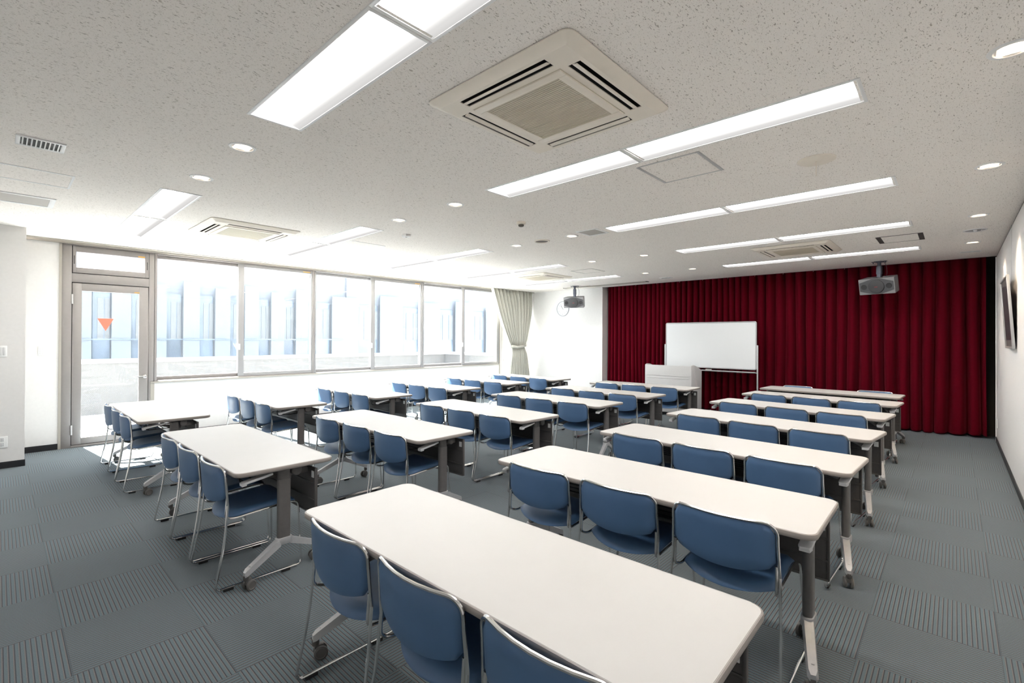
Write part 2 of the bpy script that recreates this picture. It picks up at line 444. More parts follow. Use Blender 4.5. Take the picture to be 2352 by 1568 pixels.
# ---- door 1 with transom
FX = XL          # front plane of the frames
dr = bpy.data.objects.new('door_1', None); COL.objects.link(dr); struct(dr, 'taupe framed glass balcony door with a transom light'); dr.location = (FX, 1.1, 0)
def P(name, m, parent, fn, **k):   # parts modelled in world space, parented to an empty that sits elsewhere
    o = part(name, m, parent, fn, **k)
    bpy.context.view_layer.update()
    o.matrix_parent_inverse = Matrix.Translation(-Vector(parent.location)) if parent.parent is None else Matrix()
    return o
def hole_frame(b, x0, x1, y0, y1, z0, z1, l, r, bt, t, bev=.003):
    box(b, x0, x1, y0, y0 + l, z0, z1, bev); box(b, x0, x1, y1 - r, y1, z0, z1, bev)
    box(b, x0, x1, y0 + l, y1 - r, z0, z0 + bt, bev); box(b, x0, x1, y0 + l, y1 - r, z1 - t, z1, bev)
def dframe(b):
    box(b, FX - .09, FX + .0, DY0, DY0 + .098, 0, HEAD, .003); box(b, FX - .09, FX + .0, 1.532, DY1 - .004, 0, HEAD, .003)
    box(b, FX - .09, FX - .002, DY0 + .098, 1.532, 2.252, 2.372, .003); box(b, FX - .09, FX - .002, DY0 + .098, 1.532, HEAD - .012, HEAD, .002)
    box(b, FX - .09, FX + .006, DY0 + .098, 1.532, 0, .028, .002)
P('frame', M['frame'], dr, dframe)
def stops(b):
    for z0, z1 in ((.02, 2.256), (2.37, HEAD)):
        box(b, FX - .088, FX - .056, DY0 + .09, DY0 + .13, z0, z1); box(b, FX - .088, FX - .056, 1.50, 1.54, z0, z1)
        box(b, FX - .088, FX - .056, DY0 + .13, 1.50, z0, z0 + .035); box(b, FX - .088, FX - .056, DY0 + .13, 1.50, z1 - .03, z1)
P('door_stop', M['base'], dr, stops)
leaf = P('leaf', M['frame'], dr, lambda b: hole_frame(b, FX - .05, FX - .008, .690, 1.524, .034, 2.240, .098, .108, .088, .102))
P('glass', M['glass'], leaf, lambda b: box(b, FX - .033, FX - .027, .786, 1.418, .12, 2.14), smooth=False)
P('handle', M['chrome'], leaf, lambda b: (lathe(b, [(0, 0), (.026, 0), (.026, .012), (.012, .016), (.012, .05), (0, .05)], 16, Matrix.Translation((FX - .008, 1.488, .925)) @ Matrix.Rotation(PI / 2, 4, 'Y')),
    tube(b, [(FX + .036, 1.488, .925), (FX + .038, 1.44, .926), (FX + .036, 1.36, .922)], [.012, .011, .009], 10)))
for z in (2.02, .238):
    P('hinge', M['alu'], leaf, lambda b, z=z: (tube(b, [(FX + .004, .689, z - .066), (FX + .004, .689, z + .066)], .011, 10), tube(b, [(FX + .004, .689, z - .003), (FX + .004, .689, z + .003)], .0125, 10)))
st_ = P('warning_triangle', M['salmon'], leaf, lambda b: prism(b, [(.952, 1.765), (1.132, 1.765), (1.042, 1.590)], 0, .001, mtx=Matrix(((0, 0, 1, FX - .0265), (1, 0, 0, 0), (0, 1, 0, 0), (0, 0, 0, 1)))))
st_['label'] = 'salmon downward triangle sticker on the glass'
tl = P('transom', M['frame'], dr, lambda b: hole_frame(b, FX - .05, FX - .006, .692, 1.530, 2.382, HEAD - .016, .036, .048, .076, .08))
P('transom_glass', M['glass'], tl, lambda b: box(b, FX - .033, FX - .027, .724, 1.486, 2.452, 2.69), smooth=False)
P('finger_pull', M['base'], tl, lambda b: (box(b, FX - .008, FX - .004, .703, .711, 2.50, 2.615, .001), box(b, FX - .008, FX - .004, 1.505, 1.513, 2.50, 2.615, .001)))
P('paper_label', M['orange'], tl, lambda b: box(b, FX - .0065, FX - .005, 1.40, 1.48, 2.678, 2.692))
P('paper_label', M['orange'], leaf, lambda b: box(b, FX - .0085, FX - .007, 1.36, 1.42, 2.150, 2.160))

# ---- windows
def window(n, y0, ym0, ym1, y1, endstile):
    w = bpy.data.objects.new('window_%d' % n, None); COL.objects.link(w); w.location = (FX, (y0 + y1) / 2, SILL)
    struct(w, 'sliding sash window in a grey frame, %s along the wall' % ('first', 'second', 'third')[n - 1])
    def fr(b):
        box(b, FX - .10, FX + .004, y0, y0 + .03, SILL, HEAD, .003); box(b, FX - .10, FX + .004, y1 - .03, y1, SILL, HEAD, .003)
        box(b, FX - .10, FX + .004, y0 + .03, y1 - .03, SILL, SILL + .022, .003); box(b, FX - .10, FX + .004, y0 + .03, y1 - .03, HEAD - .02, HEAD, .003)
    P('frame', M['frame2'] if n > 1 else M['frame'], w, fr)
    P('track_seal', M['frame'], w, lambda b: (box(b, FX - .098, FX - .078, y0 + .02, y0 + .04, SILL, HEAD), box(b, FX - .098, FX - .078, y1 - .05, y1 - .02, SILL, HEAD), box(b, FX - .098, FX - .078, y0 + .04, y1 - .05, SILL + .01, SILL + .045), box(b, FX - .098, FX - .078, y0 + .04, y1 - .05, HEAD - .04, HEAD - .01)))
    fm = M['frame'] if n == 1 else M['frame2']
    s1 = P('sash', fm, w, lambda b: hole_frame(b, FX - .075, FX - .045, y0 + .008, ym1 - .03, SILL + .022, HEAD - .022, .030, .062, .056, .05))
    P('pane', M['glass'], s1, lambda b: box(b, FX - .062, FX - .057, y0 + .03, ym1 - .08, SILL + .07, HEAD - .06), smooth=False)
    s2 = P('sash', M['frame2'], w, lambda b: hole_frame(b, FX - .040, FX - .008, ym0, y1 - .010, SILL + .022, HEAD - .022, .09, endstile, .056, .05))
    P('pane', M['glass'], s2, lambda b: box(b, FX - .026, FX - .021, ym0 + .08, y1 - endstile, SILL + .07, HEAD - .06), smooth=False)
    P('crescent_lock', M['white'], s2, lambda b: (box(b, FX - .010, FX + .012, ym0 - .004, ym0 + .03, 1.30, 1.40, .008), tube(b, [(FX + .012, ym0 + .01, 1.33), (FX + .016, ym0 - .02, 1.36), (FX + .014, ym0 - .03, 1.40)], .008, 8)))
    P('paper_label', M['orange'], s2, lambda b: box(b, FX - .0085, FX - .007, y1 - endstile - .16, y1 - endstile - .03, 2.712, 2.724))
    for yy in (y0 + .018, y1 - .024):
        P('finger_pull', M['frame2'], s1 if yy < ym0 else s2, lambda b, yy=yy: box(b, FX - .046, FX - .003, yy - .006, yy + .006, 1.26, 1.42, .003))
    return w
window(1, 1.60, 2.742, 2.832, 4.03, .045)
window(2, 4.035, 5.222, 5.318, 6.515, .045)
window(3, 6.52, 7.692, 7.80, 8.985, .075)
# ---- door 2 behind the curtain
d2 = bpy.data.objects.new('door_2', None); COL.objects.link(d2); d2.location = (FX, 9.5, 0); struct(d2, 'glazed door at the far end of the window wall')
P('frame', M['frame2'], d2, lambda b: hole_frame(b, FX - .09, FX, EY0, EY1, 0, HEAD, .07, .05, .03, .05))
lf2 = P('leaf', M['frame2'], d2, lambda b: hole_frame(b, FX - .05, FX - .01, EY0 + .075, EY1 - .055, .034, HEAD - .055, .045, .08, .09, .08))
P('glass', M['glass'], lf2, lambda b: box(b, FX - .033, FX - .028, EY0 + .11, EY1 - .12, .11, HEAD - .12), smooth=False)
P('handle', M['chrome'], lf2, lambda b: tube(b, [(FX - .01, EY0 + .10, .93), (FX + .04, EY0 + .10, .93), (FX + .04, EY0 + .20, .93)], .01, 8))

# ------------------------------------------------------------------ outside
bal = part('balcony_deck', M['deck'], None, lambda b: box(b, -12.9, -8.97, -5, 10.6, -.15, -.01)); struct(bal, 'pale balcony floor outside the windows')
def parapet(b):
    box(b, -12.45, -12.2, -5, 10.6, -.1, .985); box(b, -12.45, -8.97, 9.95, 10.2, -.1, .985)
    for y in (-3, -.6, 1.8, 4.2, 6.6, 9.0): box(b, -12.203, -12.197, y - .01, y + .01, 0, .98)
struct(part('parapet', M['conc'], None, parapet), 'low concrete balcony parapet')
struct(part('parapet_coping', M['coping'], None, lambda b: (box(b, -12.5, -12.16, -5, 10.25, .985, 1.062, .008), box(b, -12.16, -8.97, 9.91, 10.25, .985, 1.062, .008))), 'white coping on the parapet')
blg = thing('office_building', 'pale office building with blue screens across the way, seen through the windows', 'building', (-18.2, 6, -6))
P('wall', M['siding'], blg, lambda b: box(b, -19.5, -18.15, -8, 9.6, -6, 9), smooth=False)
P('side_wall', M['siding2'], blg, lambda b: box(b, -19.3, -18.05, 9.6, 34, -6, 9), smooth=False)
random.seed(11)
yy = -2.6
k = 0
while yy < 26:
    wdt = .36 + .05 * random.random() if yy < 8 else .9
    pw = .47 if yy < 8 else 1.15
    off = .0 if yy < 9.6 else .1
    def wn(b, yy=yy, wdt=wdt, off=off): box(b, -18.2, -18.10 + off, yy, yy + wdt, -3, 2.86)
    w = P('window', M['darkwin'], blg, wn)
    o = P('blind', M['winlight'], w, lambda b, yy=yy, wdt=wdt, off=off: (box(b, -18.12 + off, -18.085 + off, yy + wdt * .28, yy + wdt * .62, 1.42, 2.62), box(b, -18.12 + off, -18.085 + off, yy + wdt * .70, yy + wdt * .97, 1.42, 2.62)))
    o.matrix_parent_inverse = Matrix()
    def pn(b, yy=yy, wdt=wdt, pw=pw, off=off, k=k): box(b, -17.98 + off, -17.94 + off, yy + wdt + .02, yy + wdt + pw, -3, 3.12 + .16 * (k % 2))
    P('screen', M['panelblue'], blg, pn)
    yy += wdt + pw + .03; k += 1
P('rail', M['darkwin'], blg, lambda b: box(b, -17.93, -17.90, -3, 9.4, 1.41, 1.445))

# ------------------------------------------------------------------ tables
KT = (1.5144 - .7094) / (1.5144 - .72)
TZ = .7094; TL = .912; TD = .304
def make_table():
    t = thing('folding_table', '', 'table')
    tp = part('tabletop', M['top'], t, lambda b: prism(b, rrect(-TL + .006, TL - .006, -TD + .006, TD - .006, .05, 6), TZ - .026, TZ, .002, 1))
    def band(b):
        out = rrect(-TL, TL, -TD, TD, .056, 6); prof = [(-.008, 0.0005), (-.002, -.002), (0, -.008), (0, -.019), (-.003, -.025), (-.009, -.0275)]
        n = len(out); ring = []
        for i, (x, y) in enumerate(out):
            p = Vector(out[i - 1]); q = Vector(out[(i + 1) % n]); d = (q - p).normalized(); nn = Vector((d.y, -d.x))
            ring.append([b.verts.new((x + nn.x * o, y + nn.y * o, TZ + z)) for o, z in prof])
        for i in range(n):
            for k in range(len(prof) - 1): b.faces.new((ring[i][k], ring[(i + 1) % n][k], ring[(i + 1) % n][k + 1], ring[i][k + 1]))
        b.faces.new([r_[-1] for r_ in ring])
    part('edge_band', M['band'], tp, band)
    part('support_beam', M['dark'], t, lambda b: box(b, -.80, .80, .012, .062, .622, .662, .004))
    def rack(b):
        for y in (-.17, -.11, -.05, .01, .07): tube(b, [(-.62, y, .585), (.62, y, .585)], .004, 6)
        for x in (-.62, -.31, 0, .31, .62): tube(b, fillet([(x, -.19, .668), (x, -.19, .58), (x, .10, .58), (x, .12, .668)], .02, 3), .004, 6)
    part('wire_shelf', M['black'], t, rack)
    mp = part('modesty_panel', M['panel'], t, lambda b: (box(b, -.880, .880, .182, .194, .338, .650, .003),
        [box(b, -.878, .878, .176, .184, z - .005, z + .005, .002) for z in (.343, .435, .545)], box(b, .874, .886, .178, .198, .338, .650, .003), box(b, -.886, -.874, .178, .198, .338, .650, .003)))
    part('label_sticker', M['white'], mp, lambda b: box(b, .835, .867, .1785, .1815, .582, .625))['label'] = 'small white label on the panel'
    for s in (-1, 1):
        def br(b, s=s):
            box(b, s * .80 - .016, s * .80 + .016, -.235, .215, .668, .682, .003)
            prism(b, [(-.23, .668), (-.16, .668), (.07, .612), (.07, .59), (.03, .59)], -.004, .004, mtx=Matrix(((0, 0, 1, s * .775), (1, 0, 0, 0), (0, 1, 0, 0), (0, 0, 0, 1))))
            prism(b, [(.06, .668), (.15, .668), (.176, .640), (.176, .61), (.06, .61)], -.004, .004, mtx=Matrix(((0, 0, 1, s * .785), (1, 0, 0, 0), (0, 1, 0, 0), (0, 0, 0, 1))))
            lathe(b, [(0, -.02), (.029, -.02), (.032, -.016), (.032, .016), (.029, .02), (0, .02)], 20, Matrix.Translation((s * .835, .075, .652)) @ Matrix.Rotation(PI / 2, 4, 'Y'))
        part('hinge_bracket', M['dark'], t, br)
        lg = part('leg', M['dark'], t, lambda b, s=s: (prism(b, rrect(s * .83 - .021, s * .83 + .021, -.038, .042, .018, 4), .235, .610, .0), prism(b, rrect(s * .83 - .019, s * .83 + .019, -.036, .040, .018, 4), .609, .668, .003)))
        def foot(b, s=s):
            def arm(p0, p1, w0, w1, h0, h1):
                p0, p1 = Vector(p0), Vector(p1); d = (p1 - p0); q = Vector((d.y, -d.x, 0)).normalized()
                vs = []
                for p, w, h in ((p0, w0, h0), (p0.lerp(p1, .93), w1 * 1.02, h1), (p1, w1 * .6, h1 * .8)):
                    up = Vector((0, 0, h)); vs.append([b.verts.new(p + q * w), b.verts.new(p + q * w * .75 + up), b.verts.new(p - q * w * .75 + up), b.verts.new(p - q * w)])
                for A, B in zip(vs, vs[1:]):
                    for k in range(4): b.faces.new((A[k], A[(k + 1) % 4], B[(k + 1) % 4], B[k]))
                b.faces.new(vs[0][::-1]); b.faces.new(vs[-1])
            prism(b, rrect(s * .83 - .027, s * .83 + .027, -.048, .052, .02, 4), .196, .240, .004)
            arm((s * .835, -.03, .192), (s * .893, -.250, .088), .025, .021, .045, .034)
            arm((s * .825, .03, .192), (s * .768, .262, .088), .025, .021, .045, .034)
            lathe(b, [(0, 0), (.006, 0), (.006, .002), (0, .002)], 10, Matrix.Translation((s * .885, -.215, .139)) @ Matrix.Rotation(R(-26), 4, 'X'))
        part('foot', M['silver'], lg, foot)
        for yy, rot in ((-.237, .35 * s), (.249, -.25 * s)):
            mx = Matrix.Translation((s * (.890 if yy < 0 else .771), yy, 0)) @ Matrix.Rotation(rot + (PI if yy > 0 else 0), 4, 'Z')
            def cst(b, mx=mx):
                t_ = bmesh.new()
                lathe(t_, [(0, .096), (.017, .096), (.017, .07), (.012, .064), (0, .064)], 14)
                box(t_, -.010, .010, -.005, .035, .035, .068, .004)
                bmesh.ops.transform(t_, matrix=mx, verts=t_.verts); merge(b, t_)
            c_ = part('caster', M['caster'], t, cst)
            def whl(b, mx=mx):
                for sx in (-.017, .017):
                    lathe(b, [(0, -.009), (.024, -.009), (.031, -.006), (.032, 0), (.031, .006), (.024, .009), (.021, .006), (0, .006)], 20, mx @ Matrix.Translation((sx, .022, .032)) @ Matrix.Rotation(PI / 2, 4, 'Y'))
            part('wheel', M['black'] if False else M['caster'], c_, whl)
        def lev(b, s=s):
            m_ = Matrix.Translation((s * .862, -.085, .668)) @ Matrix.Rotation(R(10), 4, 'X')
            prism(b, [(-.022, 0), (.022, 0), (.026, -.05), (.026, -.165), (.018, -.18), (-.018, -.18), (-.026, -.165), (-.026, -.05)], -.008, .006, .003, 2, m_)
            prism(b, [(-.026, -.155), (.026, -.155), (.020, -.18), (-.020, -.18)], -.016, -.004, .002, 1, m_)
        part('release_lever', M['lever'], t, lev)
    return t

def make_chair():
    c = thing('stacking_chair', '', 'chair')
    rr = .0068
    # local frame: y = 0 at the rear feet, +y towards the table
    def ybk(x): return -.022 + .046 * (abs(x) / .228) ** 2
    ZT = .7295
    def lean(z): return .018 * max(0, (ZT - z)) / .25
    def pad(front):
        nx, nz = 18, 8; rows = []
        return nx, nz
    def backfn(b):
        nx, nz = 20, 8; W = .219; g = {}
        for side, off in ((0, -.010), (1, .014)):
            for i in range(nx + 1):
                u = -1 + 2 * i / nx; x = W * u
                zt = ZT - .006
                ex = abs(x) - (W - .045)
                if ex > 0: zt = zt - .045 + math.sqrt(max(0, .045 ** 2 - ex * ex))
                zl = .540 - .042 * (1 - abs(u) ** 2.2)
                ex2 = abs(x) - (W - .02)
                if ex2 > 0: zl += .02 - math.sqrt(max(0, .02 ** 2 - ex2 * ex2))
                for j in range(nz + 1):
                    v = j / nz; z = zl + (zt - zl) * v
                    edge = min(1, min(v, 1 - v) * 9, (1 - abs(u)) * 12 + .0)
                    o = off * (.35 + .65 * math.sqrt(max(0, edge)))
                    g[side, i, j] = b.verts.new((x, ybk(x) + lean(z) + o + .002, z))
        for side in (0, 1):
            for i in range(nx):
                for j in range(nz):
                    q = (g[side, i, j], g[side, i + 1, j], g[side, i + 1, j + 1], g[side, i, j + 1]); b.faces.new(q if side == 0 else q[::-1])
        for i in range(nx):
            for j in (0, nz): b.faces.new((g[0, i, j], g[0, i + 1, j], g[1, i + 1, j], g[1, i, j]))
        for j in range(nz):
            for i in (0, nx): b.faces.new((g[0, i, j], g[0, i, j + 1], g[1, i, j + 1], g[1, i, j]))
    part('backrest', M['blue'], c, backfn, sharp=60)
    def hoop(b):
        pts = [(-.234, ybk(.228) + lean(.50), .50), (-.228, ybk(.228) + lean(.64), .64)]
        n = 6
        for k in range(n + 1):
            a = PI - (PI / 2) * k / n; x = -.176 + .052 * math.cos(a); z = ZT - .052 + .052 * math.sin(a); pts.append((x, ybk(x) + lean(z), z))
        for x in (-.12, -.06, 0, .06, .12): pts.append((x, ybk(x), ZT))
        for k in range(n + 1):
            a = PI / 2 - (PI / 2) * k / n; x = .176 + .052 * math.cos(a); z = ZT - .052 + .052 * math.sin(a); pts.append((x, ybk(x) + lean(z), z))
        pts += [(.228, ybk(.228) + lean(.64), .64), (.234, ybk(.228) + lean(.50), .50)]
        tube(b, pts, rr, 8)
    part('back_frame', M['chrome'], c, hoop)
    for s in (-1, 1):
        ysb = ybk(.228) + lean(.50)
        part('leg', M['chrome'], c, lambda b, s=s: tube(b, fillet([(s * .234, ysb, .50), (s * .242, .022, .29), (s * .254, -.032, .018), (s * .254, .04, .018)], [0, .2, .045, 0], 5), rr, 8))
        part('runner', M['chrome'], c, lambda b, s=s: tube(b, [(s * .254, .04, .018), (s * .254, .40, .018)], rr, 8))
        part('leg', M['chrome'], c, lambda b, s=s: tube(b, fillet([(s * .254, .40, .018), (s * .254, .475, .018), (s * .226, .462, .425), (s * .212, .40, .430)], [0, .06, .05, 0], 5), rr, 8))
        part('seat_rail', M['chrome'], c, lambda b, s=s: tube(b, fillet([(s * .212, .40, .430), (s * .212, .08, .408), (s * .2235, .030, .425), (s * .2225, ybk(.228) + lean(.545) + .002, .545)], [0, .06, .05, 0], 5), rr, 8))
        for y0 in (.012, .345):
            part('glide', M['black'], c, lambda b, s=s, y0=y0: box(b, s * .254 - .009, s * .254 + .009, y0, y0 + .055, 0, .016, .003))
    def seat(b):
        nx, ny = 16, 12; g = {}
        for side in (0, 1):
            for i in range(nx + 1):
                u = -1 + 2 * i / nx; x = .206 * u
                ya = .035 + .075 * abs(u) ** 2.4; yb = .478 - .03 * abs(u) ** 4
                for j in range(ny + 1):
                    v = j / ny; y = ya + (yb - ya) * v
                    z = .412 + .026 * min(1, max(0, (y - .05) / .38)) - .010 * (1 - u * u) - .022 * max(0, (v - .8) / .2) ** 2 - .016 * max(0, (.16 - v) / .16) ** 2 * (1 - .6 * abs(u))
                    e = min(1, min(v, 1 - v) * 8, (1 - abs(u)) * 8)
                    th = .0 if side == 0 else (.010 + .018 * math.sqrt(max(0, e)))
                    g[side, i, j] = b.verts.new((x, y, z + th))
        for side in (0, 1):
            for i in range(nx):
                for j in range(ny):
                    q = (g[side, i, j], g[side, i + 1, j], g[side, i + 1, j + 1], g[side, i, j + 1]); b.faces.new(q if side else q[::-1])
        for i in range(nx):
            for j in (0, ny): b.faces.new((g[0, i, j], g[0, i + 1, j], g[1, i + 1, j], g[1, i, j]))
        for j in range(ny):
            for i in (0, nx): b.faces.new((g[0, i, j], g[0, i, j + 1], g[1, i, j + 1], g[1, i, j]))
    part('seat', M['blue'], c, seat, sharp=60)
    return c

TAB = {'R': [(-2.1996, .948, .45), (-2.2068, 2.2159, .70), (-2.2439, 3.499, -2.636), (-2.2738, 4.848, -5.65), (-2.3027, 6.1515, -5.397), (-2.3044, 7.4187, -3.94)],
       'M': [(-4.8288, .9279, .26), (-4.7973, 2.166, .806), (-4.8167, 3.4457, -1.73), (-4.8275, 4.7429, .04), (-4.8324, 5.9729, -.90), (-4.8451, 7.2501, .99)],
       'L': [(-7.3416, .8907, -.15), (-7.3589, 2.1366, -.155), (-7.3588, 3.3805, -.178), (-7.3461, 4.685, -.12), (-7.4146, 5.9664, 0), (-7.3644, 7.1554, 0)]}
COLN = {'R': 'column by the picture wall', 'M': 'middle column', 'L': 'column under the windows'}
ROWN = ['first', 'second', 'third', 'fourth', 'fifth', 'sixth']
SEAT = ['window-side seat', 'middle seat', 'picture-wall-side seat']
def centre(x, y, deg):
    a = R(deg); ca, sa = math.cos(a), math.sin(a); ox, oy = .9, .301
    return (x + ox * ca - oy * sa) * KT, (y + ox * sa + oy * ca) * KT, a
random.seed(3)
table0 = make_table(); chair0 = make_chair(); used_t = used_c = False
def put_table(x, y, a, label, group):
    global used_t
    if not used_t:
        used_t = True; table0.location = (x, y, 0); table0.rotation_euler = (0, 0, a); table0['label'] = label; table0['group'] = group; return table0
    return copy_tree(table0, (x, y, 0), a, label, group)
def put_chair(x, y, a, label, group):
    global used_c
    if not used_c:
        used_c = True; chair0.location = (x, y, 0); chair0.rotation_euler = (0, 0, a); chair0['label'] = label; chair0['group'] = group; return chair0
    return copy_tree(chair0, (x, y, 0), a, label, group)
OFF = {('L', 0): (-.575, -.07, .44)}
for c in 'RML':
    for i, (x, y, d) in enumerate(TAB[c]):
        cx, cy, a = centre(x, y, d)
        put_table(cx, cy, a, 'white-topped folding table, %s row from the camera in the %s' % (ROWN[i], COLN[c]), 'folding tables in three columns')
        for j, o in enumerate(OFF.get((c, i), (-.528, .006, .538))):
            o += random.uniform(-.008, .008); aa = a + R(random.uniform(-.8, .8))
            lx, ly = o, -TD - .040
            put_chair(cx + lx * math.cos(a) - ly * math.sin(a), cy + lx * math.sin(a) + ly * math.cos(a), aa,
                      'blue sled-base chair, %s at the %s-row table of the %s' % (SEAT[j], ROWN[i], COLN[c]), 'blue chairs at the tables')
cx, cy, a = centre(-2.3458, 8.4578, -2.906)
put_table(cx, cy, a + PI, 'white-topped folding table turned to face the rows, by the red curtain', 'folding tables in three columns')
put_chair(-1.93, 9.16, PI + R(-3), 'blue chair facing the rows behind the front table, nearer the whiteboard', 'chairs behind the front table')
put_chair(-.89, 9.11, PI + R(-5), 'blue chair facing the rows behind the front table, nearer the picture wall', 'chairs behind the front table')

# ------------------------------------------------------------------ ceiling lights
def make_light(hw):
    t = thing('ceiling_light', '', 'ceiling light', (0, 0, H))
    def fr(b):
        for x0, x1, y0, y1 in ((-hw, hw, -LW, -LW + .016), (-hw, hw, LW - .016, LW), (-hw, -hw + .016, -LW + .016, LW - .016), (hw - .016, hw, -LW + .016, LW - .016)):
            box(b, x0, x1, y0, y1, -.0045, .03, .0015)
    part('frame', M['white'], t, fr)
    def cov(b):
        n = 10; g = []
        for i in range(n + 1):
            y = -LW + .014 + (2 * LW - .028) * i / n; z = .020 - .023 * (abs(2 * i / n - 1)) ** 2
            g.append((b.verts.new((-hw + .014, y, z)), b.verts.new((hw - .014, y, z))))
        for A, B in zip(g, g[1:]): b.faces.new((A[0], A[1], B[1], B[0]))
    part('light_cover', M['lamp'], t, cov)
    def hs(b):
        box(b, -hw + .014, hw - .014, -LW + .014, -LW + .017, .0, .09); box(b, -hw + .014, hw - .014, LW - .017, LW - .014, .0, .09)
        box(b, -hw + .014, -hw + .017, -LW + .014, LW - .014, .0, .09); box(b, hw - .017, hw - .014, -LW + .014, LW - .014, .0, .09)
        box(b, -hw + .014, hw - .014, -LW + .014, LW - .014, .085, .09)
    part('housing', M['white'], t, hs)
    return t
first = None
for side, xs, ys in (('R', LX_R, LY_R), ('L', LX_L, LY_L)):
    for i, y in enumerate(ys):
        for j, (x0, x1) in enumerate(xs):
            lab = 'recessed fluorescent light, %s half of the %s pair from the camera, %s' % (('window-side', 'picture-wall-side')[j], ROWN[i], {'R': 'over the tables by the picture wall', 'L': 'near the windows'}[side])
            lab = 'recessed ceiling light, %s half of the %s-row pair %s' % (('window-side', 'picture-wall-side')[j], ROWN[i], {'R': 'towards the picture wall', 'L': 'towards the windows'}[side])
            cxm = (x0 + x1) / 2
            if first is None:
                first = make_light(.652); first.location = (cxm, y, H); first['label'] = lab; first['group'] = 'recessed fluorescent ceiling lights'
            else: copy_tree(first, (cxm, y, H), 0, lab, 'recessed fluorescent ceiling lights')

def make_down():
    t = thing('downlight', '', 'downlight', (0, 0, H))
    part('trim_ring', M['white'], t, lambda b: lathe(b, [(.060, .03), (.060, -.001), (.064, -.006), (.080, -.004), (.083, .0), (.083, .003)], 28))
    part('can', M['white'], t, lambda b: lathe(b, [(.061, .0), (.055, .04), (.03, .085), (0, .088)], 24))
    part('lamp', M['warm'], t, lambda b: lathe(b, [(.056, .022), (.05, .016), (0, .012)], 24))
    return t
d0 = None
dn = ['first', 'second', 'third', 'fourth', 'fifth']
for n, (x, y) in enumerate(DL):
    if n < 10: lab = 'round downlight between the two light columns, %s row, %s of its pair' % (dn[n // 2], ('picture-wall side', 'window side')[n % 2])
    elif n < 14: lab = 'warm round downlight by the picture wall, %s from the camera' % dn[n - 10]
    else: lab = 'round downlight by the window wall, %s' % ('over the glass door' if n == 14 else 'over the first window')
    if d0 is None:
        d0 = make_down(); d0.location = (x, y, H); d0['label'] = lab; d0['group'] = 'round ceiling downlights'
    else: copy_tree(d0, (x, y, H), 0, lab, 'round ceiling downlights')
for x, y in DL[10:14]:
    ld = bpy.data.lights.new('wall_washer', 'SPOT'); lo = bpy.data.objects.new('downlight_beam', ld); COL.objects.link(lo)
    lo.location = (x, y, H - .012); ld.energy = 26; ld.color = (1, .80, .58); ld.spot_size = R(105); ld.spot_blend = .9; ld.shadow_soft_size = .045

# ------------------------------------------------------------------ air conditioners
def make_ac():
    t = thing('cassette_air_conditioner', '', 'air conditioner', (0, 0, H))
    def body(b):
        # face plate as a grid with four outlet openings and the intake opening
        hs_ = [(-.285, .285, .330, .398), (-.285, .285, -.398, -.330), (.330, .398, -.285, .285), (-.398, -.330, -.285, .285)]
        t_ = bmesh.new(); plane_with_holes(t_, -.42, .42, -.42, .42, -.034, hs_ + [(-.28, .28, -.28, .28)])
        ret = bmesh.ops.extrude_face_region(t_, geom=list(t_.faces))
        for v in [e for e in ret['geom'] if isinstance(e, bmesh.types.BMVert)]: v.co.z = .05
        merge(b, t_)
        out = rrect(-.475, .475, -.475, .475, .045, 6); inn = rrect(-.42, .42, -.42, .42, .002, 6)
        A = [b.verts.new((x, y, -.003)) for x, y in out]; A2 = [b.verts.new((x, y, -.008)) for x, y in out]; B = [b.verts.new((x, y, -.034)) for x, y in inn]
        n = len(A)
        for i in range(n):
            b.faces.new((A[i], A[(i + 1) % n], A2[(i + 1) % n], A2[i])); b.faces.new((A2[i], A2[(i + 1) % n], B[(i + 1) % n], B[i]))
    part('panel', M['ivory'], t, body, sharp=25)
    def duct(b):
        box(b, -.41, .41, -.41, .41, .045, .10)
        for q in range(4):
            m_ = Matrix.Rotation(PI / 2 * q, 4, 'Z')
            for a in ((-.284, .284, .331, .334), (-.284, .284, .394, .397), (-.284, -.281, .334, .394), (.281, .284, .334, .394)): box(b, *a, -.030, .046, 0, 2, m_)
    part('inner_duct', M['slot'], t, duct)
    for q in range(4):
        m_ = Matrix.Rotation(PI / 2 * q, 4, 'Z')
        def lv(b, m_=m_):
            box(b, -.280, .280, .350, .378, -.036, -.030, .0025, 2, m_ @ Matrix.Translation((0, .364, -.032)) @ Matrix.Rotation(R(-16), 4, 'X') @ Matrix.Translation((0, -.364, .032)))
        part('louver', M['ivory'], t, lv)
    gr = part('intake_grille', M['ivoryd'], t, lambda b: [box(b, -.242, .242, y - .0052, y + .0052, -.039, -.031) for y in [-.236 + .01475 * i for i in range(33)]], smooth=False)
    part('grille_frame', M['ivory'], gr, lambda b: (box(b, -.290, .290, .242, .290, -.042, -.028, .004), box(b, -.290, .290, -.290, -.242, -.042, -.028, .004), box(b, -.290, -.242, -.242, .242, -.042, -.028, .004), box(b, .242, .290, -.242, .242, -.042, -.028, .004)))
    part('frame_gap', M['ivoryd'], gr, lambda b: box(b, -.2945, .2945, -.2945, .2945, -.0352, -.0335))
    part('filter', M['brown'], gr, lambda b: box(b, -.275, .275, -.275, .275, -.027, -.02))
    return t
aclab = ['ivory cassette air conditioner, biggest in view, near the first light pair', 'ivory cassette air conditioner over the first tables by the windows', 'ivory cassette air conditioner between the two far light rows by the picture wall', 'ivory cassette air conditioner at the far end above the green curtain side']
a0 = None
for (x, y), lb in zip(AC, aclab):
    if a0 is None:
        a0 = make_ac(); a0.location = (x, y, H); a0['label'] = lb; a0['group'] = 'ceiling cassette air conditioners'
    else: copy_tree(a0, (x, y, H), 0, lb, 'ceiling cassette air conditioners')

